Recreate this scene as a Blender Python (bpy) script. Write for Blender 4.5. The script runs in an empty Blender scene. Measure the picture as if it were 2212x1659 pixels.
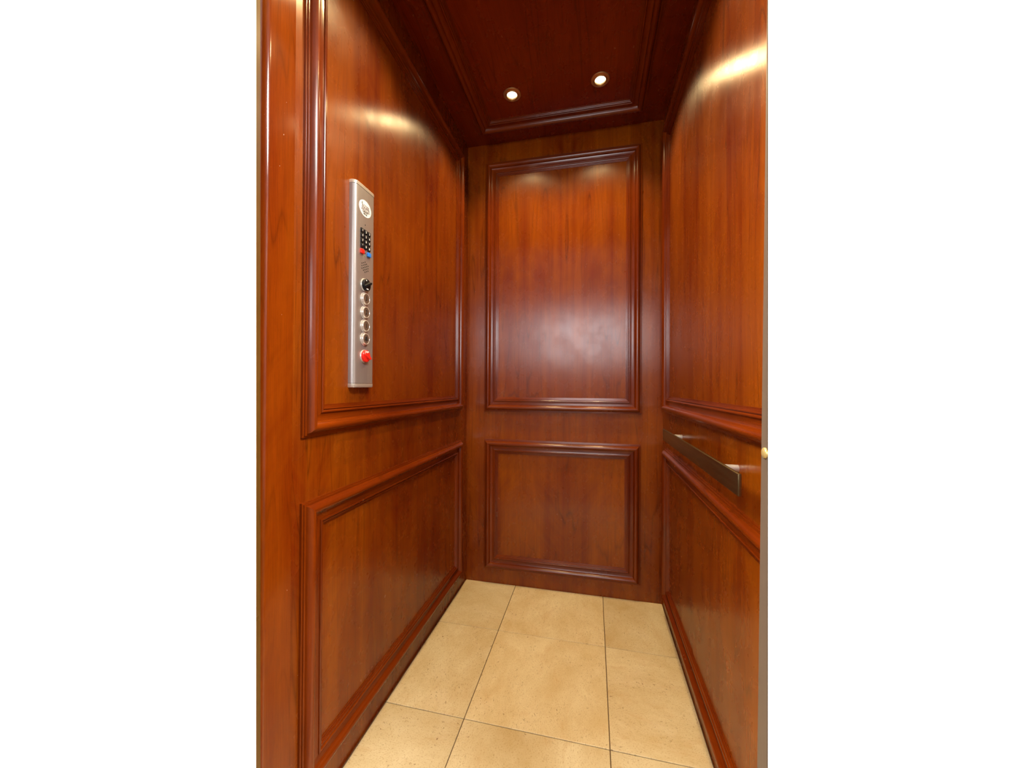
import bpy, bmesh, math, random
from mathutils import Vector, Matrix

# ------------------------------------------------------------------ camera, world, light, exposure
SC = bpy.context.scene
COL = SC.collection
D, XL, XR, H = 1.745, -0.6209, 0.3078, 2.177      # the car: back wall, left wall, right wall, ceiling

cam_data = bpy.data.cameras.new('camera')
cam_data.sensor_fit = 'HORIZONTAL'
cam_data.sensor_width = 36.0
cam_data.lens = 787.08 / 2212.0 * 36.0
cam_data.clip_start = 0.02
cam = bpy.data.objects.new('camera', cam_data)
COL.objects.link(cam)
_yaw, _pitch, _roll = 0.218286, 0.0063105, 0.0054545
_f = Vector((-math.sin(_yaw) * math.cos(_pitch), math.cos(_yaw) * math.cos(_pitch), math.sin(_pitch)))
_r = Vector((math.cos(_yaw), math.sin(_yaw), 0.0))
_u = _r.cross(_f)
_r2 = _r * math.cos(_roll) + _u * math.sin(_roll)
_u2 = _u * math.cos(_roll) - _r * math.sin(_roll)
cam.matrix_world = Matrix(((_r2.x, _u2.x, -_f.x, 0.0), (_r2.y, _u2.y, -_f.y, 0.0),
                           (_r2.z, _u2.z, -_f.z, 0.97), (0, 0, 0, 1)))
SC.camera = cam

world = bpy.data.worlds.new('world')
SC.world = world
world.use_nodes = True
_bg = world.node_tree.nodes['Background']
_bg.inputs[0].default_value = (0.80, 0.88, 1.0, 1)
_bg.inputs[1].default_value = 1.0

SC.view_settings.view_transform = 'Standard'
SC.view_settings.look = 'None'
SC.view_settings.exposure = 0.0
SC.view_settings.gamma = 1.0
SC.view_settings.use_curve_mapping = False
SC.cycles.use_denoising = True
SC.cycles.max_bounces = 10
SC.cycles.diffuse_bounces = 6
SC.cycles.sample_clamp_indirect = 6.0


def area_light(name, loc, target, sx, sy, power, color):
    l = bpy.data.lights.new(name, 'AREA')
    l.shape = 'RECTANGLE'; l.size = sx; l.size_y = sy
    l.energy = power; l.color = color
    o = bpy.data.objects.new(name, l); COL.objects.link(o)
    o.location = loc
    o.rotation_euler = (Vector(target) - Vector(loc)).to_track_quat('-Z', 'Y').to_euler()
    return o


# daylight through the hall window behind the camera
area_light('hall_window_daylight', (-0.12, -2.13, 1.72), (-0.12, 0.0, 1.68), 0.95, 0.72, 54, (0.93, 0.96, 1.0))


# two added fill lights below the hall ceiling, whitening the landing wall
area_light('hall_fill_light', (-1.45, 0.16, 2.58), (-1.40, 0.34, 0.9), 0.9, 0.4, 165, (1.0, 0.96, 0.90))
area_light('hall_fill_light', (1.20, 0.16, 2.58), (1.15, 0.34, 0.9), 0.9, 0.4, 165, (1.0, 0.96, 0.90))

DOWNLIGHTS = [(-0.331, 1.463), (0.024, 1.463), (-0.331, 0.88), (0.024, 0.88)]
DL_POWER = 30.0
DL_COLOR = (1.0, 0.72, 0.33)


# ------------------------------------------------------------------ node helpers
class NT:
    def __init__(self, name):
        self.m = bpy.data.materials.new(name)
        self.m.use_nodes = True
        self.t = self.m.node_tree
        self.b = self.t.nodes['Principled BSDF']

    def n(self, kind, **kw):
        nd = self.t.nodes.new(kind)
        for k, v in kw.items():
            setattr(nd, k, v)
        return nd

    def put(self, sock, v):
        if isinstance(v, bpy.types.NodeSocket):
            self.t.links.new(v, sock)
        else:
            sock.default_value = v

    def math(self, op, a, b=0.0, c=0.0, clamp=False):
        nd = self.n('ShaderNodeMath', operation=op, use_clamp=clamp)
        for i, v in enumerate((a, b, c)):
            self.put(nd.inputs[i], v)
        return nd.outputs[0]

    def mapr(self, v, a, b, c=0.0, d=1.0):
        nd = self.n('ShaderNodeMapRange')
        nd.clamp = True
        self.put(nd.inputs['Value'], v)
        for k, x in zip(('From Min', 'From Max', 'To Min', 'To Max'), (a, b, c, d)):
            self.put(nd.inputs[k], x)
        return nd.outputs[0]

    def comb(self, x, y, z=0.0):
        nd = self.n('ShaderNodeCombineXYZ')
        for i, v in enumerate((x, y, z)):
            self.put(nd.inputs[i], v)
        return nd.outputs[0]

    def noise(self, vec, scale=1.0, detail=2.0, rough=0.5, dist=0.0, dim='3D', w=0.0):
        nd = self.n('ShaderNodeTexNoise', noise_dimensions=dim)
        self.put(nd.inputs['Vector'], vec)
        if dim == '4D':
            self.put(nd.inputs['W'], w)
        nd.inputs['Scale'].default_value = scale
        nd.inputs['Detail'].default_value = detail
        nd.inputs['Roughness'].default_value = rough
        nd.inputs['Distortion'].default_value = dist
        return nd.outputs['Fac']

    def mix(self, f, a, b, blend='MIX'):
        nd = self.n('ShaderNodeMix', data_type='RGBA', blend_type=blend)
        self.put(nd.inputs[0], f)
        self.put(nd.inputs[6], a if isinstance(a, bpy.types.NodeSocket) else (*a, 1))
        self.put(nd.inputs[7], b if isinstance(b, bpy.types.NodeSocket) else (*b, 1))
        return nd.outputs[2]

    def set(self, **kw):
        names = dict(color='Base Color', rough='Roughness', metal='Metallic', coat='Coat Weight',
                     coatrough='Coat Roughness', spec='Specular IOR Level', normal='Normal',
                     coatnormal='Coat Normal', aniso='Anisotropic', emit='Emission Color', power='Emission Strength',
                     coatior='Coat IOR')
        for k, v in kw.items():
            if isinstance(v, tuple) and len(v) == 3:
                v = (*v, 1)
            self.put(self.b.inputs[names[k]], v)
        return self.m

    def bump(self, h, strength=0.2, dist=0.001):
        nd = self.n('ShaderNodeBump')
        nd.inputs['Strength'].default_value = strength
        nd.inputs['Distance'].default_value = dist
        self.put(nd.inputs['Height'], h)
        return nd.outputs[0]


def cherry(name, amber, red, veneer=True, seed=0.0, gloss=0.265, dark=0.42):
    """Lacquered cherry. UV.x runs across the grain, UV.y along it, both in metres."""
    t = NT(name)
    uv = t.n('ShaderNodeUVMap', uv_map='UVMap').outputs[0]
    sp = t.n('ShaderNodeSeparateXYZ'); t.put(sp.inputs[0], uv)
    u, v = sp.outputs[0], sp.outputs[1]
    if veneer:
        W = 0.2085
        q = t.math('DIVIDE', t.math('ADD', u, 0.331 + 20 * W), W)
        leaf = t.math('FLOOR', q)
        fr = t.math('FRACT', q)
        uu = t.math('MULTIPLY', t.math('PINGPONG', q, 1.0), W)     # book-matched leaves
        edge = t.math('MINIMUM', fr, t.math('SUBTRACT', 1.0, fr))
        seam = t.mapr(edge, 0.0, 0.006, 1.0, 0.0)
        wn = t.n('ShaderNodeTexWhiteNoise', noise_dimensions='1D'); t.put(wn.inputs['W'], t.math('ADD', leaf, seed))
        leaftone = wn.outputs[0]
        ww = t.math('ADD', t.math('MULTIPLY', leaf, 0.05), seed)
    else:
        uu, leaftone, seam, ww = u, 0.5, 0.0, seed
    # cathedral contours: thin dark lines along level sets of a stretched noise
    base = t.noise(t.comb(t.math('MULTIPLY', uu, 13.0), t.math('MULTIPLY', v, 0.95)), 1.0, 1.6, 0.42, 0.25, '4D', ww)
    ring = t.math('FRACT', t.math('MULTIPLY', base, 10.0))
    tri = t.math('ABSOLUTE', t.math('SUBTRACT', ring, 0.5))
    line = t.mapr(tri, 0.0, 0.11, 1.0, 0.0)
    line = t.math('POWER', line, 2.0)
    lm = t.noise(t.comb(t.math('MULTIPLY', uu, 6.0), t.math('MULTIPLY', v, 2.2), 7.3), 1.0, 2.0, 0.5)
    line = t.math('MULTIPLY', line, t.mapr(lm, 0.36, 0.60, 0.05, 1.0))
    # fine streaks and pores
    fine = t.noise(t.comb(t.math('MULTIPLY', u, 420.0), t.math('MULTIPLY', v, 9.0)), 1.0, 3.0, 0.6)
    pores = t.noise(t.comb(t.math('MULTIPLY', u, 900.0), t.math('MULTIPLY', v, 55.0), 3.1), 1.0, 1.0, 0.5)
    pores = t.mapr(pores, 0.60, 0.75, 0.0, 1.0)
    # soft vertical streaks and blotches of tone
    streak = t.noise(t.comb(t.math('MULTIPLY', uu, 26.0), t.math('MULTIPLY', v, 0.7), 1.7), 1.0, 3.0, 0.55, 0.3, '4D', ww)
    blot = t.noise(t.comb(t.math('MULTIPLY', uu, 7.0), t.math('MULTIPLY', v, 2.6), 9.2), 1.0, 3.0, 0.55, 0.6, '4D', ww)
    # curl figure across the grain
    curl = t.noise(t.comb(t.math('ADD', t.math('MULTIPLY', uu, 9.0), 0.0),
                          t.math('ADD', t.math('MULTIPLY', v, 34.0), t.math('MULTIPLY', uu, 40.0)), 4.4), 1.0, 1.5, 0.5, 0.8)
    cm = t.noise(t.comb(t.math('MULTIPLY', uu, 5.0), t.math('MULTIPLY', v, 1.3), 12.6), 1.0, 1.0, 0.5)
    curl = t.math('MULTIPLY', t.math('SUBTRACT', curl, 0.5), t.mapr(cm, 0.48, 0.62, 0.0, 1.0))
    tone = t.math('ADD', t.math('MULTIPLY', t.math('SUBTRACT', streak, 0.5), 1.35),
                  t.math('MULTIPLY', t.math('SUBTRACT', blot, 0.5), 1.3))
    tone = t.math('ADD', tone, t.math('MULTIPLY', curl, 0.45))
    if veneer:
        tone = t.math('ADD', tone, t.math('MULTIPLY', t.math('SUBTRACT', leaftone, 0.5), 0.25))
    tone = t.math('ADD', tone, 0.5, clamp=True)
    col = t.mix(tone, red, amber)
    shade = t.math('SUBTRACT', 1.0, t.math('MULTIPLY', line, dark))
    shade = t.math('MULTIPLY', shade, t.mapr(fine, 0.25, 0.75, 0.80, 1.16))
    shade = t.math('MULTIPLY', shade, t.math('SUBTRACT', 1.0, t.math('MULTIPLY', pores, 0.16)))
    if veneer:
        shade = t.math('MULTIPLY', shade, t.math('SUBTRACT', 1.0, t.math('MULTIPLY', seam, 0.25)))
    g = t.comb(shade, shade, shade)
    col = t.mix(1.0, col, g, 'MULTIPLY')
    wav = t.noise(t.comb(t.math('MULTIPLY', u, 28.0), t.math('MULTIPLY', v, 4.0), 2.2), 1.0, 1.5, 0.5)
    hgt2 = t.math('MULTIPLY', wav, 1.6)
    rn = t.noise(t.comb(t.math('MULTIPLY', u, 12.0), t.math('MULTIPLY', v, 9.0), 5.5), 1.0, 3.0, 0.6)
    tg = t.n('ShaderNodeTangent', direction_type='UV_MAP', uv_map='UVMap')
    t.put(t.b.inputs['Tangent'], tg.outputs[0])
    nrm = t.n('ShaderNodeBump')
    nrm.inputs['Strength'].default_value = 0.14; nrm.inputs['Distance'].default_value = 0.0009
    t.put(nrm.inputs['Height'], hgt2)
    # satin lacquer: reflections smear across the grain
    return t.set(color=col, rough=t.mapr(rn, 0.3, 0.7, gloss * 0.88, gloss * 1.15), spec=0.40, aniso=0.78,
                 normal=nrm.outputs[0])


def travertine():
    t = NT('travertine')
    at = t.n('ShaderNodeAttribute', attribute_name='tile').outputs['Fac']
    ob = t.n('ShaderNodeTexCoord').outputs['Object']
    sp = t.n('ShaderNodeSeparateXYZ'); t.put(sp.inputs[0], ob)
    off = t.math('MULTIPLY', at, 37.0)
    ang = t.math('MULTIPLY', t.math('FLOOR', t.math('MULTIPLY', at, 3.99)), 1.5708)
    ro = t.n('ShaderNodeVectorRotate', rotation_type='Z_AXIS')
    t.put(ro.inputs['Vector'], ob); t.put(ro.inputs['Angle'], ang)
    sr = t.n('ShaderNodeSeparateXYZ'); t.put(sr.inputs[0], ro.outputs[0])
    x, y = sr.outputs[0], sr.outputs[1]
    cloud = t.noise(t.comb(t.math('MULTIPLY', x, 5.0), t.math('MULTIPLY', y, 7.0), off), 1.0, 6.0, 0.68, 0.2)
    vein = t.noise(t.comb(t.math('MULTIPLY', x, 9.0), t.math('MULTIPLY', y, 22.0), off), 1.0, 6.0, 0.72, 0.7)
    speck = t.noise(t.comb(t.math('MULTIPLY', x, 230.0), t.math('MULTIPLY', y, 330.0), off), 1.0, 3.0, 0.7)
    hole = t.noise(t.comb(t.math('MULTIPLY', x, 120.0), t.math('MULTIPLY', y, 170.0), off), 1.0, 2.0, 0.6, 0.9)
    hm = t.noise(t.comb(t.math('MULTIPLY', x, 9.0), t.math('MULTIPLY', y, 13.0), t.math('ADD', off, 5.0)), 1.0, 3.0, 0.6)
    hole = t.math('MULTIPLY', t.mapr(hole, 0.62, 0.70), t.mapr(hm, 0.44, 0.60))
    pale = t.math('MULTIPLY', t.mapr(hm, 0.56, 0.72), t.mapr(speck, 0.45, 0.65))
    col = t.mix(t.mapr(cloud, 0.24, 0.78), (0.56, 0.415, 0.195), (0.81, 0.71, 0.46))
    col = t.mix(t.math('MULTIPLY', t.mapr(vein, 0.54, 0.70), 0.30), col, (0.56, 0.33, 0.13))
    col = t.mix(t.math('MULTIPLY', pale, 0.75), col, (0.90, 0.80, 0.58))
    col = t.mix(t.math('MULTIPLY', t.mapr(speck, 0.54, 0.68), 0.60), col, (0.40, 0.22, 0.09))
    col = t.mix(t.math('MULTIPLY', hole, 0.75), col, (0.22, 0.11, 0.035))
    tn = t.mapr(at, 0.0, 1.0, 0.88, 1.05)
    col = t.mix(1.0, col, t.comb(tn, tn, tn), 'MULTIPLY')
    return t.set(color=col, rough=0.48, spec=0.35,
                 normal=t.bump(t.math('SUBTRACT', t.math('MULTIPLY', speck, 0.3), hole), 0.5, 0.0008))


def plain(name, color, rough=0.5, metal=0.0, **kw):
    t = NT(name)
    return t.set(color=color, rough=rough, metal=metal, **kw)


def brushed(name, color, rough=0.32, axis=2, amp=0.2):
    t = NT(name)
    ob = t.n('ShaderNodeTexCoord').outputs['Object']
    mp = t.n('ShaderNodeMapping')
    s = [900.0, 900.0, 900.0]; s[axis] = 6.0
    mp.inputs['Scale'].default_value = s
    t.put(mp.inputs['Vector'], ob)
    nz = t.noise(mp.outputs[0], 1.0, 2.0, 0.6)
    k = t.mapr(nz, 0.3, 0.7, 1 - amp, 1 + amp * 0.4)
    col = t.mix(1.0, color, t.comb(k, k, k), 'MULTIPLY')
    return t.set(color=col, metal=1.0, rough=t.mapr(nz, 0.3, 0.7, rough * 0.85, rough * 1.2),
                 normal=t.bump(nz, 0.06, 0.0003))


M_WALL_L = cherry('cherry_veneer_left', (0.265, 0.060, 0.0012), (0.125, 0.0125, 0.0005), True, 0.0)
M_WALL_B = cherry('cherry_veneer_back', (0.265, 0.060, 0.0012), (0.125, 0.0125, 0.0005), True, 3.0)
M_WALL_R = cherry('cherry_veneer_right', (0.265, 0.060, 0.0012), (0.125, 0.0125, 0.0005), True, 7.0)
M_CEIL = cherry('cherry_veneer_ceiling_shaded', (0.200, 0.026, 0.002), (0.130, 0.012, 0.001), True, 11.0)  # darker than the walls' veneer: the ceiling's shade is in the colour
M_MOULD = cherry('cherry_moulding', (0.200, 0.032, 0.001), (0.085, 0.0080, 0.0004), False, 2.0, 0.24, 0.25)
M_POST = cherry('cherry_post', (0.215, 0.042, 0.0012), (0.125, 0.0135, 0.0005), False, 5.0, 0.16, 0.3)


def add_wear(m):
    t = NT.__new__(NT); t.m = m; t.t = m.node_tree; t.b = t.t.nodes['Principled BSDF']
    uv = t.n('ShaderNodeUVMap', uv_map='UVMap').outputs[0]
    sp = t.n('ShaderNodeSeparateXYZ'); t.put(sp.inputs[0], uv)
    nz = t.noise(t.comb(t.math('MULTIPLY', sp.outputs[0], 150.0), t.math('MULTIPLY', sp.outputs[1], 70.0), 3.3), 1.0, 2.0, 0.6)
    chips = t.mapr(nz, 0.765, 0.785)
    old = t.b.inputs['Base Color'].links[0].from_socket
    t.put(t.b.inputs['Base Color'], t.mix(t.math('MULTIPLY', chips, 0.8), old, (0.62, 0.42, 0.30)))


add_wear(M_POST)
M_JAMB = cherry('aged_jamb_wood', (0.120, 0.055, 0.008), (0.070, 0.028, 0.005), False, 8.0, 0.3, 0.3)
M_TILE = travertine()
M_GROUT = plain('dark_grout', (0.10, 0.05, 0.02), 0.9)
M_WHITE = plain('white_wall_paint', (0.88, 0.88, 0.88), 0.6)
M_HALLWALL = plain('hall_wall_paint', (0.30, 0.29, 0.28), 0.6)
M_HALLFLOOR = plain('hall_floor_boards', (0.10, 0.05, 0.025), 0.4)
M_DOOR = brushed('taupe_door_edge', (0.125, 0.090, 0.062), 0.5, 2, 0.25)
M_DOOR.node_tree.nodes['Principled BSDF'].inputs['Metallic'].default_value = 0.0
M_BRASS = plain('brass', (0.62, 0.46, 0.17), 0.34, 0.55)
M_STEEL = brushed('brushed_steel', (0.40, 0.365, 0.35), 0.36, 1, 0.1)
M_STEEL.node_tree.nodes['Principled BSDF'].inputs['Metallic'].default_value = 0.65
M_CAP = brushed('steel_end_cap', (0.66, 0.60, 0.52), 0.30, 0, 0.08)
M_CAP.node_tree.nodes['Principled BSDF'].inputs['Metallic'].default_value = 0.6
M_CHROME = plain('polished_steel', (0.74, 0.70, 0.64), 0.24, 0.6)
M_RAIL = brushed('handrail_steel_reflection', (0.22, 0.165, 0.085), 0.38, 1, 0.05)  # brown of the reflected wood is put into the steel's base colour
M_BUTTON = plain('brown_button_face', (0.125, 0.078, 0.056), 0.4, 0.2)
M_BLACK = plain('black_plastic', (0.006, 0.006, 0.008), 0.45, 0.0, spec=0.25)
M_INK = plain('black_ink', (0.01, 0.01, 0.012), 0.6)
M_GREYINK = plain('grey_ink', (0.10, 0.085, 0.10), 0.6)
M_LEGEND = plain('white_ink', (0.85, 0.85, 0.83), 0.5)
M_STICKER = plain('white_sticker', (0.90, 0.88, 0.86), 0.35)
M_RED = plain('red_plastic', (0.80, 0.018, 0.010), 0.28)
M_BLUE = plain('blue_plastic', (0.02, 0.20, 0.72), 0.28)
M_GREEN = plain('green_lens', (0.22, 0.34, 0.06), 0.3)
M_HOLE = plain('dark_hole', (0.006, 0.004, 0.003), 0.8)
M_GLASS = plain('window_glass', (0.9, 0.95, 1.0), 0.02)
M_GLASS.node_tree.nodes['Principled BSDF'].inputs['Transmission Weight'].default_value = 1.0
_bt = NT('halogen_lens')
M_BULB = _bt.set(color=(0.9, 0.85, 0.7), rough=0.3, emit=(1.0, 0.86, 0.62), power=15.0)
M_RING = plain('bronze_trim_ring', (0.50, 0.36, 0.17), 0.30, 0.75)


# ------------------------------------------------------------------ mesh helpers
def link(name, me, mat, parent=None, kind=None):
    o = bpy.data.objects.new(name, me)
    COL.objects.link(o)
    if mat is not None:
        me.materials.append(mat)
    if parent is not None:
        o.parent = parent
    if kind:
        o['kind'] = kind
    return o


def finish(name, bm, mat, parent=None, kind=None, smooth=None, uvf=None):
    me = bpy.data.meshes.new(name)
    bmesh.ops.recalc_face_normals(bm, faces=bm.faces[:])
    if uvf is not None:
        lay = bm.loops.layers.uv.get('UVMap') or bm.loops.layers.uv.new('UVMap')
        for f in bm.faces:
            for l in f.loops:
                l[lay].uv = uvf(l.vert.co, f.normal)
    bm.to_mesh(me); bm.free()
    if smooth is not None:
        for p in me.polygons:
            p.use_smooth = True
        me.set_sharp_from_angle(angle=math.radians(smooth))
    return link(name, me, mat, parent, kind)


def add_box(bm, a, b, bevel=0.0, seg=2):
    r = bmesh.ops.create_cube(bm, size=1.0)
    vs = r['verts']
    for v in vs:
        v.co = Vector([a[i] + (v.co[i] + 0.5) * (b[i] - a[i]) for i in range(3)])
    if bevel > 0:
        es = list({e for v in vs for e in v.link_edges})
        bmesh.ops.bevel(bm, geom=es, offset=bevel, segments=seg, profile=0.5, affect='EDGES')


def add_lathe(bm, prof, n=40, sx=1.0, sy=1.0, c=(0, 0, 0)):
    """prof: (radius, z) pairs, turned about local z; a zero radius closes the end."""
    rings = []
    for r, z in prof:
        if r <= 1e-9:
            rings.append([bm.verts.new((c[0], c[1], c[2] + z))])
        else:
            rings.append([bm.verts.new((c[0] + r * sx * math.cos(2 * math.pi * k / n),
                                        c[1] + r * sy * math.sin(2 * math.pi * k / n), c[2] + z)) for k in range(n)])
    for A, B in zip(rings[:-1], rings[1:]):
        for k in range(n):
            q = (k + 1) % n
            if len(A) == 1 and len(B) == 1:
                continue
            if len(A) == 1:
                bm.faces.new((A[0], B[k], B[q]))
            elif len(B) == 1:
                bm.faces.new((A[k], B[0], A[q]))
            else:
                bm.faces.new((A[k], B[k], B[q], A[q]))


def add_prism(bm, pts, z0, z1):
    a = [bm.verts.new((x, y, z0)) for x, y in pts]
    b = [bm.verts.new((x, y, z1)) for x, y in pts]
    n = len(pts)
    bm.faces.new(a); bm.faces.new(b)
    for k in range(n):
        q = (k + 1) % n
        bm.faces.new((a[k], a[q], b[q], b[k]))


def text(name, s, size, loc, mat, parent, depth=0.0003, sx=1.0, rot=0.0, bold=0.0):
    cu = bpy.data.curves.new(name, 'FONT')
    cu.body = s; cu.size = size; cu.align_x = 'CENTER'; cu.align_y = 'CENTER'
    cu.extrude = depth; cu.resolution_u = 3; cu.offset = bold
    t = bpy.data.objects.new(name, cu); COL.objects.link(t)
    dg = bpy.context.evaluated_depsgraph_get(); dg.update()
    me = bpy.data.meshes.new_from_object(t.evaluated_get(dg))
    bpy.data.objects.remove(t); bpy.data.curves.remove(cu)
    ca, sa = math.cos(rot), math.sin(rot)
    for v in me.vertices:
        x, y = v.co.x * sx, v.co.y
        v.co.x, v.co.y = x * ca - y * sa, x * sa + y * ca
    me.name = name
    o = link(name, me, mat, parent)
    o.location = loc
    return o


def tag(o, label, cat, group=None):
    o['label'] = label; o['category'] = cat
    if group:
        o['group'] = group


def empty(name, loc):
    o = bpy.data.objects.new(name, None); COL.objects.link(o)
    o.location = loc; o.empty_display_size = 0.05
    return o


# ------------------------------------------------------------------ the car: walls, floor, ceiling
Y0 = 0.585          # front edge of the side walls


def uv_xwall(co, n):
    return (co.y + (co.x if abs(n.y) > 0.5 else 0.0), co.z)


bm = bmesh.new(); add_box(bm, (XL - 0.04, Y0, -0.04), (XL, D + 0.04, H + 0.04))
finish('wall_left', bm, M_WALL_L, None, 'structure', None, lambda co, n: (co.y + 0.015 + (co.x if abs(n.y) > 0.5 else 0.0), co.z))
bm = bmesh.new(); add_box(bm, (XR, Y0, -0.04), (XR + 0.04, D + 0.04, H + 0.04))
finish('wall_right', bm, M_WALL_R, None, 'structure', None, lambda co, n: (co.y + 0.06 + (co.x if abs(n.y) > 0.5 else 0.0), co.z + 1.3))
bm = bmesh.new(); add_box(bm, (XL, D, -0.04), (XR, D + 0.04, H + 0.04))
finish('wall_back', bm, M_WALL_B, None, 'structure', None, lambda co, n: (co.x, co.z + 0.4))
bm = bmesh.new(); add_box(bm, (XL, Y0, H), (XR, D, H + 0.04))
finish('ceiling', bm, M_CEIL, None, 'structure', None, lambda co, n: (co.x, co.y))

# floor: travertine tiles with eased edges laid on a dark bed, one surface
random.seed(4)
me = bpy.data.meshes.new('floor')
bm = bmesh.new()
xs = [XL + 0.0055, -0.363, 0.049, XR - 0.003]
ys = [0.56, 0.617, 1.0145, 1.4095, D - 0.0015]
g = 0.0011
for i in range(3):
    for j in range(4):
        a = (xs[i] + (g if i else 0), ys[j] + (g if j else 0), -0.012)
        b = (xs[i + 1] - (g if i < 2 else 0), ys[j + 1] - (g if j < 3 else 0), 0.0)
        add_box(bm, a, b, 0.0012, 2)
lay = bm.faces.layers.float.new('tile')
rnd = [[random.random() for j in range(4)] for i in range(3)]
tile_faces = set(bm.faces)
for f in tile_faces:
    c = f.calc_center_median()
    f[lay] = rnd[sum(c.x > x for x in xs[1:3])][sum(c.y > y for y in ys[1:4])]
add_box(bm, (XL, 0.56, -0.04), (XR, D, -0.0045))
for f in bm.faces:
    f.material_index = 0 if f in tile_faces else 1
bmesh.ops.recalc_face_normals(bm, faces=bm.faces[:])
bm.to_mesh(me); bm.free()
floor = link('floor', me, M_TILE, None, 'structure')
me.materials.append(M_GROUT)

# ------------------------------------------------------------------ bolection mouldings
PROF = [(0, -0.001), (0, 0.0058), (0.0036, 0.0062), (0.0038, 0.0092), (0.0080, 0.0096), (0.0085, 0.0120)]
for k in range(1, 9):                                   # the roll
    a = k / 8 * math.pi / 2
    PROF.append((0.0085 + 0.0115 * (0.45 * (1 - math.cos(a)) + 0.55 * k / 8), 0.0120 + 0.0105 * math.sin(a)))
for k in range(1, 8):                                   # over its crown, dropping steeply to the valley
    a = k / 7 * math.pi / 2
    PROF.append((0.0200 + 0.0115 * math.sin(a), 0.0225 - 0.0125 * (1 - math.cos(a))))
PROF += [(0.0320, 0.0088), (0.0345, 0.0078), (0.0410, 0.0074), (0.0470, 0.0076), (0.0508, 0.0086),   # shallow valley
         (0.0514, 0.0112), (0.0530, 0.0122), (0.0554, 0.0120), (0.0568, 0.0108), (0.0574, 0.0074), (0.0588, 0.0070),
         (0.0594, 0.0090), (0.0620, 0.0086), (0.0628, 0.0054), (0.0654, 0.0050), (0.0660, 0.0024), (0.0700, 0.0020),
         (0.0702, -0.001)]
_arc = [0.0]
for (a, b), (c, d) in zip(PROF[:-1], PROF[1:]):
    _arc.append(_arc[-1] + math.hypot(c - a, d - b))


def frame(name, origin, U, V, N, u0, v0, u1, v1, seed):
    origin, U, V, N = map(Vector, (origin, U, V, N))
    bm = bmesh.new()
    lay = bm.loops.layers.uv.new('UVMap')
    P = PROF
    corners = [lambda s: (u0 + s, v0 + s), lambda s: (u1 - s, v0 + s), lambda s: (u1 - s, v1 - s), lambda s: (u0 + s, v1 - s)]
    for side in range(4):
        ca, cb = corners[side], corners[(side + 1) % 4]
        ra, rb = [], []
        for s, h in P:
            for c, r in ((ca, ra), (cb, rb)):
                x, y = c(s)
                r.append(bm.verts.new(origin + U * x + V * y + N * h))
        for k in range(len(P) - 1):
            f = bm.faces.new((ra[k], rb[k], rb[k + 1], ra[k + 1]))
            al = 0 if side % 2 == 0 else 1
            for l, (kk, c) in zip(f.loops, ((k, ca), (k, cb), (k + 1, cb), (k + 1, ca))):
                x, y = c(P[kk][0])
                l[lay].uv = (_arc[kk] + seed * 0.37 + side * 0.21, (x, y)[al] + side * 1.7 + seed)
        f = bm.faces.new((ra[0], ra[-1], rb[-1], rb[0]))
    bmesh.ops.recalc_face_normals(bm, faces=bm.faces[:])
    me = bpy.data.meshes.new(name)
    bm.to_mesh(me); bm.free()
    for p in me.polygons:
        p.use_smooth = True
    me.set_sharp_from_angle(angle=math.radians(28))
    # outward normals: the open mitre strips are oriented by hand
    o = link(name, me, M_MOULD, None, 'structure')
    return o


ZU = (0.8460, 2.0800)
ZL = (0.0720, 0.7080)
frame('trim_1', (0, D, 0), (1, 0, 0), (0, 0, 1), (0, -1, 0), -0.5265, ZU[0], 0.2165, ZU[1], 1)
frame('trim_2', (0, D, 0), (1, 0, 0), (0, 0, 1), (0, -1, 0), -0.5245, ZL[0], 0.2130, ZL[1], 2)
frame('trim_3', (XL, 0, 0), (0, 1, 0), (0, 0, 1), (1, 0, 0), 0.6750, 0.8550, 1.6540, ZU[1], 3)
frame('trim_4', (XL, 0, 0), (0, 1, 0), (0, 0, 1), (1, 0, 0), 0.6750, ZL[0], 1.6540, 0.7120, 4)
frame('trim_5', (XR, 0, 0), (0, 1, 0), (0, 0, 1), (-1, 0, 0), 0.6150, 0.8620, 1.6700, ZU[1], 5)
frame('trim_6', (XR, 0, 0), (0, 1, 0), (0, 0, 1), (-1, 0, 0), 0.6150, ZL[0], 1.6600, 0.7100, 6)
frame('trim_7', (0, 0, H), (1, 0, 0), (0, 1, 0), (0, 0, -1), -0.5250, 0.6900, 0.2130, 1.6560, 7)


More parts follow.
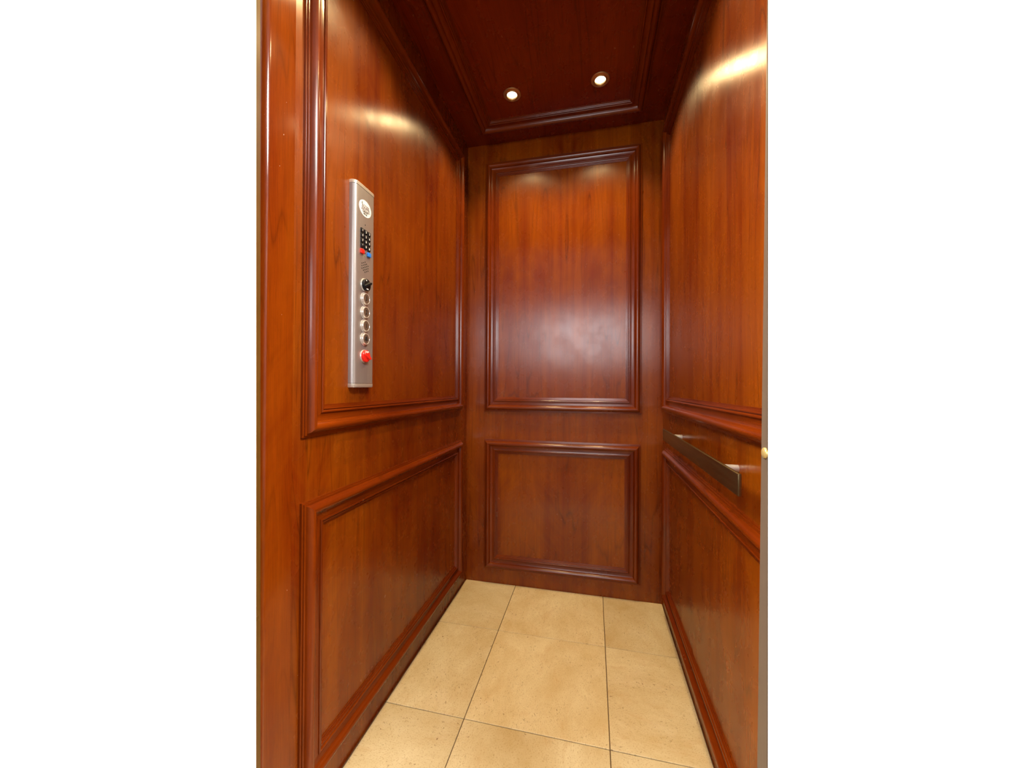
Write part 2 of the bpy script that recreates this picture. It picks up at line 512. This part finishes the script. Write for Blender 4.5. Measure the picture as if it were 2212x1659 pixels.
# ------------------------------------------------------------------ car entrance post, hall jambs, hall wall
def extrude_z(name, poly, z0, z1, mat, smooth, parent=None, kind='structure', lean=None, uvseed=0.0, mids=()):
    """poly in plan (x, y); lean(z) shifts it, for woodwork that is out of plumb."""
    bm = bmesh.new()
    lay = bm.loops.layers.uv.new('UVMap')
    arc = [0.0]
    for k in range(len(poly)):
        a, b = poly[k], poly[(k + 1) % len(poly)]
        arc.append(arc[-1] + math.hypot(b[0] - a[0], b[1] - a[1]))
    zs = [z0] + list(mids) + [z1]
    rows = []
    for z in zs:
        rows.append([])
        for p in poly:
            q = lean(p, z) if lean else p
            rows[-1].append(bm.verts.new((q[0], q[1], z)))
    n = len(poly)
    for za, zb, lo, hi in zip(zs[:-1], zs[1:], rows[:-1], rows[1:]):
        for k in range(n):
            q = (k + 1) % n
            f = bm.faces.new((lo[k], lo[q], hi[q], hi[k]))
            for l, uv in zip(f.loops, ((arc[k], za), (arc[k + 1], za), (arc[k + 1], zb), (arc[k], zb))):
                l[lay].uv = (uv[0] + uvseed, uv[1])
    bm.faces.new(rows[0]); bm.faces.new(rows[-1])
    bmesh.ops.recalc_face_normals(bm, faces=bm.faces[:])
    me = bpy.data.meshes.new(name); bm.to_mesh(me); bm.free()
    if smooth:
        for p in me.polygons:
            p.use_smooth = True
        me.set_sharp_from_angle(angle=math.radians(smooth))
    return link(name, me, mat, parent, kind)


# post: flat board lapped on the wall, its front edge a bullnose
pf = XL + 0.007
poly = [(XL - 0.04, 0.648), (pf - 0.002, 0.648), (pf, 0.6455)]
RB = 0.0135
for k in range(0, 9):
    a = k / 8 * math.pi / 2
    poly.append((pf - RB + RB * math.cos(a), 0.5850 - RB * math.sin(a) * 0.85 + 0.0015))
poly += [(XL - 0.04, 0.5850 - RB * 0.85 + 0.0015)]
extrude_z('trim_8', poly, -0.04, H + 0.04, M_POST, 35)

YF = 0.520          # hall face of the landing wall


def left_edge(z):
    return -0.5704 - 0.01195 * (z - 0.971)


def right_edge(z):
    return 0.21684 - 0.0009 * (z - 0.971) * 0.52


# landing wall in one mesh: left part, right part, header, 9 mm front skin
HT = 2.62
OPEN = 2.06
XA, XB = -2.3, 1.9
bm = bmesh.new()


def slab(bm, quad, y0, y1):
    a = [bm.verts.new((x, y0, z)) for x, z in quad]
    b = [bm.verts.new((x, y1, z)) for x, z in quad]
    bm.faces.new(a); bm.faces.new(b)
    for k in range(4):
        q = (k + 1) % 4
        bm.faces.new((a[k], a[q], b[q], b[k]))


sk = 0.0012
slab(bm, [(XA, -0.04), (left_edge(-0.04), -0.04), (left_edge(OPEN), OPEN), (XA, OPEN)], YF, YF + sk)
slab(bm, [(right_edge(-0.04), -0.04), (XB, -0.04), (XB, OPEN), (right_edge(OPEN), OPEN)], YF, YF + sk)
slab(bm, [(XA, OPEN), (XB, OPEN), (XB, HT), (XA, HT)], YF, YF + sk)
slab(bm, [(XA, -0.04), (-0.64, -0.04), (-0.64, OPEN), (XA, OPEN)], YF + sk, YF + 0.045)
slab(bm, [(0.30, -0.04), (XB, -0.04), (XB, OPEN), (0.30, OPEN)], YF + sk, YF + 0.045)
slab(bm, [(XA, OPEN), (XB, OPEN), (XB, HT), (XA, HT)], YF + sk, YF + 0.045)
finish('wall_front', bm, M_WHITE, None, 'structure')

# left jamb board, right behind the wall's face
jl = [(-0.5704, YF + sk), (-0.5704, YF + 0.0094), (-0.5720, YF + 0.0110), (-0.640, YF + 0.0110), (-0.640, YF + sk)]
extrude_z('trim_9', jl, -0.04, OPEN, M_JAMB, 0, None, 'structure',
          lambda p, z: (p[0] - 0.01195 * (z - 0.971) if p[0] > -0.6 else p[0], p[1]))

# right jamb: taupe frame edge, a little out of plumb, with a brass catch
JR = 0.21684


def lean_r(p, z):
    x, y = p
    if y > YF + 0.004:
        y = y - 0.0262 * (z - 0.971) - 0.0
    return (x, max(y, YF + 0.003))


jr = [(JR, YF + sk), (JR, 0.5375), (JR + 0.0012, 0.5385), (0.300, 0.5385), (0.300, YF + sk)]
door = extrude_z('door_1', jr, -0.04, OPEN, M_DOOR, 0, None, 'structure', lean_r, 0.0, (1.52,))
bm = bmesh.new()
add_lathe(bm, [(0.0, 0.0034), (0.0026, 0.0033), (0.0046, 0.0029), (0.0052, 0.0024), (0.0060, 0.0024), (0.0067, 0.0018), (0.0070, 0.0), (0.0070, -0.001)], 28)
for v in bm.verts:
    v.co = Vector((JR - v.co.z, 0.5285 + v.co.x, 0.8860 + v.co.y))
c = finish('door_catch', bm, M_BRASS, door, None, 40)
c['label'] = 'round brass catch'

# the hall: floor, ceiling, remaining walls, the window behind the camera
HY = -2.2
bm = bmesh.new(); add_box(bm, (XA, HY, -0.06), (XB, 0.56, -0.04)); finish('floor_hall', bm, M_HALLFLOOR, None, 'structure')
bm = bmesh.new(); add_box(bm, (XA, HY, HT), (XB, YF + 0.045, HT + 0.04)); finish('ceiling_hall', bm, M_HALLWALL, None, 'structure')
bm = bmesh.new(); add_box(bm, (XA - 0.04, HY, -0.06), (XA, YF + 0.045, HT + 0.04)); finish('wall_hall_left', bm, M_HALLWALL, None, 'structure')
bm = bmesh.new(); add_box(bm, (XB, HY, -0.06), (XB + 0.04, YF + 0.045, HT + 0.04)); finish('wall_hall_right', bm, M_HALLWALL, None, 'structure')
wx0, wx1, wz0, wz1 = -0.66, 0.42, 1.30, 2.14
bm = bmesh.new()
add_box(bm, (XA, HY - 0.08, -0.06), (wx0, HY, HT + 0.04)); add_box(bm, (wx1, HY - 0.08, -0.06), (XB, HY, HT + 0.04))
add_box(bm, (wx0, HY - 0.08, -0.06), (wx1, HY, wz0)); add_box(bm, (wx0, HY - 0.08, wz1), (wx1, HY, HT + 0.04))
finish('wall_hall_back', bm, M_HALLWALL, None, 'structure')
bm = bmesh.new()
for a, b in (((wx0, wz0), (wx0 + 0.05, wz1)), ((wx1 - 0.05, wz0), (wx1, wz1)), ((wx0, wz0), (wx1, wz0 + 0.05)), ((wx0, wz1 - 0.05), (wx1, wz1)),
             ((-0.145, wz0), (-0.095, wz1))):
    add_box(bm, (a[0], HY - 0.06, a[1]), (b[0], HY - 0.02, b[1]))
win = finish('window_1', bm, M_WHITE, None, 'structure')
bm = bmesh.new(); add_box(bm, (wx0 + 0.04, HY - 0.044, wz0 + 0.04), (wx1 - 0.04, HY - 0.038, wz1 - 0.04))
finish('pane', bm, M_GLASS, win)

# ------------------------------------------------------------------ recessed downlights
DL_LABEL = ['small round recessed ceiling downlight, left one of the two by the back wall',
            'small round recessed ceiling downlight, right one of the two by the back wall',
            'round recessed ceiling downlight on the left just inside the car entrance',
            'round recessed ceiling downlight on the right just inside the car entrance']
for k, (x, y) in enumerate(DOWNLIGHTS):
    e = empty('recessed_downlight', (x, y, H))
    tag(e, DL_LABEL[k], 'ceiling light', 'recessed downlights in the car ceiling')
    bm = bmesh.new()
    add_lathe(bm, [(0.0365, 0.001), (0.0365, -0.0012), (0.0350, -0.0030), (0.0300, -0.0042), (0.0282, -0.0042), (0.0268, -0.0030),
                   (0.0250, -0.0034), (0.0232, -0.0052), (0.0214, -0.0052), (0.0200, -0.0036), (0.0186, -0.0004), (0.0176, 0.0008)], 48)
    finish('trim_ring', bm, M_RING, e, None, 35)
    bm = bmesh.new()
    add_lathe(bm, [(0.0186, -0.0002), (0.0170, -0.0016), (0.0122, -0.0028), (0.0062, -0.0034), (0.0, -0.0036)], 40)
    finish('bulb', bm, M_BULB, e, None, 60)
    l = bpy.data.lights.new('downlight_beam', 'SPOT')
    l.energy = DL_POWER; l.color = DL_COLOR
    l.spot_size = math.radians(124); l.spot_blend = 1.0; l.shadow_soft_size = 0.016
    lo = bpy.data.objects.new('downlight_beam', l); COL.objects.link(lo)
    lo.location = (x, y, H - 0.014)

# ------------------------------------------------------------------ control panel on the left wall
# local axes: x along the wall (world +y), y up, z out of the wall (world +x)
PYC, PZC = 0.8732, 1.2320
PD = 0.018
cop = empty('elevator_control_panel', (XL, PYC, PZC))
cop.matrix_world = Matrix(((0, 0, 1, XL), (1, 0, 0, PYC), (0, 1, 0, PZC), (0, 0, 0, 1)))
tag(cop, 'tall narrow brushed steel elevator control panel with keypad and floor buttons on left wall', 'control panel')
PW, PR = 0.0422, 0.0140


def panel_outline(w, d, r):
    pts = [(-w, 0.0)]
    for k in range(9):
        a = math.pi - k / 8 * math.pi / 2
        pts.append((-w + r + r * math.cos(a), d - r + r * math.sin(a)))
    for k in range(9):
        a = math.pi / 2 - k / 8 * math.pi / 2
        pts.append((w + 0.0050 - r + r * math.cos(a), d - r + r * math.sin(a)))
    pts.append((w + 0.0050, 0.0))
    return pts


def panel_sweep(name, w, rows, mat):
    """rows: (y, inset, depth)"""
    bm = bmesh.new()
    rings = []
    for y, ins, dd in rows:
        rings.append([bm.verts.new((x, y, z)) for x, z in panel_outline(w - ins, dd, min(PR, dd * 0.7))])
    for A, B in zip(rings[:-1], rings[1:]):
        for k in range(len(A) - 1):
            bm.faces.new((A[k], A[k + 1], B[k + 1], B[k]))
        bm.faces.new((A[-1], A[0], B[0], B[-1]))
    bm.faces.new(rings[0]); bm.faces.new(rings[-1])
    return finish(name, bm, mat, cop, None, 32)


YB, YT = 0.9645 - PZC, 1.5085 - PZC
panel_sweep('faceplate', PW, [(YB + 0.0115, 0, PD), (YT - 0.0105, 0, PD)], M_STEEL)
panel_sweep('end_cap', PW + 0.0006, [(YT - 0.0098, 0.0012, PD - 0.001), (YT - 0.0098, 0, PD + 0.0006), (YT - 0.0025, 0, PD + 0.0006), (YT - 0.0006, 0.0010, PD - 0.0006), (YT, 0.0030, PD - 0.003)], M_CAP)
panel_sweep('end_cap', PW + 0.0006, [(YB, 0.0030, PD - 0.003), (YB + 0.0006, 0.0010, PD - 0.0006), (YB + 0.0030, 0, PD + 0.0006), (YB + 0.0106, 0, PD + 0.0006), (YB + 0.0106, 0.0012, PD - 0.001)], M_CAP)


def pz(z):           # photographed height -> local y
    return (z - 0.97) * 1.010 + 0.97 - PZC


def part_lathe(name, prof, x, y, mat, n=40, sx=1.0, sy=1.0, parent=None, smooth=35):
    bm = bmesh.new(); add_lathe(bm, prof, n, sx, sy)
    o = finish(name, bm, mat, parent or cop, None, smooth)
    o.location = (x, y, PD) if parent is None else (x, y, 0)
    return o


# oval capacity sticker
st = part_lathe('capacity_sticker', [(0.0, 0.0006), (0.0262, 0.0006), (0.0267, 0.0002), (0.0267, -0.0004)], -0.0005, pz(1.4426), M_STICKER, 56, 1.0, 0.83)
st['label'] = 'white oval capacity sticker'
text('lettering', 'ACCESS', 0.0100, (0.0010, 0.0052, 0.0008), M_GREYINK, st, 0.0001, 0.92, 0, 0.0002)
text('lettering', 'ELEVATOR', 0.0074, (0.0015, -0.0012, 0.0008), M_GREYINK, st, 0.0001, 0.95, 0, 0.0002)
text('lettering', 'CAPACITY', 0.0058, (0.0005, -0.0096, 0.0008), M_INK, st, 0.0001, 0.95, 0, 0.00025)
text('lettering', '950 lbs', 0.0058, (-0.0005, -0.0152, 0.0008), M_INK, st, 0.0001, 0.95, 0, 0.00025)
bm = bmesh.new(); add_box(bm, (-0.0190, -0.0062, 0.0004), (0.0205, -0.0050, 0.0009))
finish('rule', bm, M_INK, st)
bm = bmesh.new(); add_prism(bm, [(-0.0158, 0.0080), (-0.0128, 0.0080), (-0.0128, 0.0150), (-0.0143, 0.0150)], 0.0004, 0.0009)
finish('emblem', bm, M_INK, st)

# pin holes and pilot lamp
part_lathe('pin_hole', [(0.0, 0.0003), (0.0016, 0.0003), (0.0016, -0.0003)], 0.0, pz(1.3996), M_HOLE, 16)
part_lathe('pin_hole', [(0.0, 0.0003), (0.0019, 0.0003), (0.0019, -0.0003)], 0.0005, pz(1.3235), M_HOLE, 16)
g_ = part_lathe('pilot_lamp', [(0.0, 0.0010), (0.0014, 0.0007), (0.0018, -0.0003)], -0.0025, pz(1.3157), M_GREEN, 16)
g_['label'] = 'green pilot lamp'

# telephone keypad
bm = bmesh.new(); add_box(bm, (-0.0058, -0.0058, -0.0004), (0.0058, 0.0058, 0.0034), 0.0007, 2)
key_me = finish('keypad_key', bm, M_BLACK, cop, None, 30)
KX = [-0.0150, 0.0, 0.0150]
KY = [pz(1.3795), pz(1.3662), pz(1.3529), pz(1.3396)]
LEG = ['1', '2', '3', '4', '5', '6', '7', '8', '9', '*', '0', '#']
for k in range(12):
    o = key_me if k == 0 else key_me.copy()
    if k:
        COL.objects.link(o)
    o.location = (KX[k % 3], KY[k // 3], PD)
    o.parent = cop
    text('key_legend', LEG[k], 0.0078, (0.0, 0.0, 0.0035), M_LEGEND, o, 0.0001, 0.95, 0, 0.0002)
for x, mat, nm, lab in ((-0.0150, M_RED, 'alarm_key', 'red key under the keypad'), (0.0150, M_BLUE, 'call_key', 'blue key under the keypad')):
    bm = bmesh.new(); add_box(bm, (-0.0070, -0.0058, -0.0004), (0.0070, 0.0058, 0.0050), 0.0010, 2)
    o = finish(nm, bm, mat, cop, None, 30); o.location = (x, pz(1.3238), PD); o['label'] = lab

# speaker: a hexagon of drilled holes (3-4-5-4-3 without its corners, as drilled), one part
bm = bmesh.new()
for ix, ys_ in ((-2, (-1, 0, 1)), (-1, (-1.5, -0.5, 0.5, 1.5)), (0, (-2, -1, 0, 1, 2)), (1, (-1.5, -0.5, 0.5, 1.5)), (2, (-1, 0, 1))):
    for iy in ys_:
        add_lathe(bm, [(0.0, 0.0003), (0.0017, 0.0003), (0.0017, -0.0003)], 12, c=(ix * 0.0067, iy * 0.0068, 0.0))
o = finish('speaker_holes', bm, M_HOLE, cop); o.location = (0.0005, pz(1.2868), PD)

# floor buttons
for s, z in (('3', 1.2011), ('2', 1.1651), ('1', 1.1290), ('bell', 1.0942)):
    b = part_lathe('floor_button', [(0.0180, -0.0005), (0.0180, 0.0012), (0.0174, 0.0022), (0.0160, 0.0026), (0.0156, 0.0020), (0.0152, 0.0058), (0.0146, 0.0066),
                                    (0.0130, 0.0068), (0.0126, 0.0058)], 0.0, pz(z), M_CHROME, 48)
    b['label'] = 'round steel floor button marked ' + s
    part_lathe('button_face', [(0.0127, 0.0056), (0.0126, 0.0060), (0.0, 0.0062)], 0, 0, M_BUTTON, 40, parent=b)
    if s != 'bell':
        text('numeral', s, 0.0165, (0, 0, 0.0064), M_INK, b, 0.0002, 1.0, 0, 0.0003)
    else:
        b.name = 'alarm_button'
        b['label'] = 'round steel alarm button with a bell sign'
        bm = bmesh.new()
        out = [(-0.0072, -0.0040), (0.0072, -0.0040), (0.0072, -0.0028), (0.0052, -0.0010), (0.0046, 0.0030)]
        out += [(0.0046 * math.cos(a), 0.0030 + 0.0040 * math.sin(a)) for a in [math.pi * q / 8 for q in range(1, 8)]]
        out += [(-0.0046, 0.0030), (-0.0052, -0.0010), (-0.0072, -0.0028)]
        add_prism(bm, out, 0.0060, 0.0066)
        add_lathe(bm, [(0.0, 0.0066), (0.0017, 0.0066), (0.0017, 0.0060)], 14, c=(0, -0.0056, 0))
        finish('bell_sign', bm, M_INK, b)


def knob(name, z, mat, rot, label):
    base = part_lathe(name, [(0.0178, -0.0005), (0.0178, 0.0012), (0.0170, 0.0024), (0.0160, 0.0026)], 0.0, pz(z), M_CHROME, 48)
    base['label'] = label
    bm = bmesh.new()
    add_lathe(bm, [(0.0161, 0.0020), (0.0160, 0.0075), (0.0150, 0.0085), (0.0, 0.0086)], 44)
    finish('switch_body', bm, mat, base, None, 35)
    bm = bmesh.new()
    pts = [(-0.0042, -0.0135), (0.0042, -0.0135), (0.0046, 0.0), (0.0050, 0.0110), (0.0, 0.0150), (-0.0050, 0.0110), (-0.0046, 0.0)]
    z0, z1 = 0.0084, 0.0150
    lo = [bm.verts.new((x, y, z0)) for x, y in pts]
    hi = [bm.verts.new((x * 0.62, y * (0.86 if y < 0 else 1.0), z1 - (0.0040 if y < -0.01 else 0.0))) for x, y in pts]
    bm.faces.new(lo); bm.faces.new(hi)
    for k in range(len(pts)):
        q = (k + 1) % len(pts)
        bm.faces.new((lo[k], lo[q], hi[q], hi[k]))
    bmesh.ops.bevel(bm, geom=bm.edges[:], offset=0.0007, segments=2, profile=0.5, affect='EDGES')
    bmesh.ops.rotate(bm, verts=bm.verts[:], cent=(0, 0, 0), matrix=Matrix.Rotation(rot, 3, 'Z'))
    finish('lever', bm, mat, base, None, 35)
    return base


kb = knob('key_switch', 1.2384, M_BLACK, math.radians(-58), 'black rotary switch with white marks')
bm = bmesh.new(); add_box(bm, (-0.0040, -0.0128, 0.0085), (0.0040, -0.0098, 0.0090)); finish('mark', bm, M_LEGEND, kb)
bm = bmesh.new(); add_box(bm, (-0.0060, 0.0095, 0.0085), (-0.0030, 0.0125, 0.0090)); finish('mark', bm, M_LEGEND, kb)
kr = knob('stop_switch', 1.0481, M_RED, math.radians(-125), 'red rotary stop switch')
text('lettering', 'STOP', 0.0058, (0.0, 0.0108, 0.0089), M_LEGEND, kr, 0.0002, 1.0, 0, 0.0003)

# ------------------------------------------------------------------ handrail on the right wall
hr = empty('handrail', (XR, 1.12, 0.79))
tag(hr, 'flat steel handrail bar on two short steel posts along the right wall', 'handrail')
bm = bmesh.new(); add_box(bm, (0.2620 - XR, 0.748 - 1.12, -0.0215), (0.2688 - XR, 1.489 - 1.12, 0.0205), 0.0016, 2)
finish('bar', bm, M_RAIL, hr, None, 35)
for y in (0.878, 1.385):
    bm = bmesh.new()
    add_lathe(bm, [(0.0, 0.0405), (0.0080, 0.0405), (0.0080, 0.0004), (0.0080, -0.001), (0.0, -0.001)], 32)
    for v in bm.verts:
        v.co = Vector((-v.co.z, v.co.x, v.co.y))
    o = finish('rail_post', bm, M_CHROME, hr, None, 35)
    o.location = (0, y - 1.12, 0.0045)
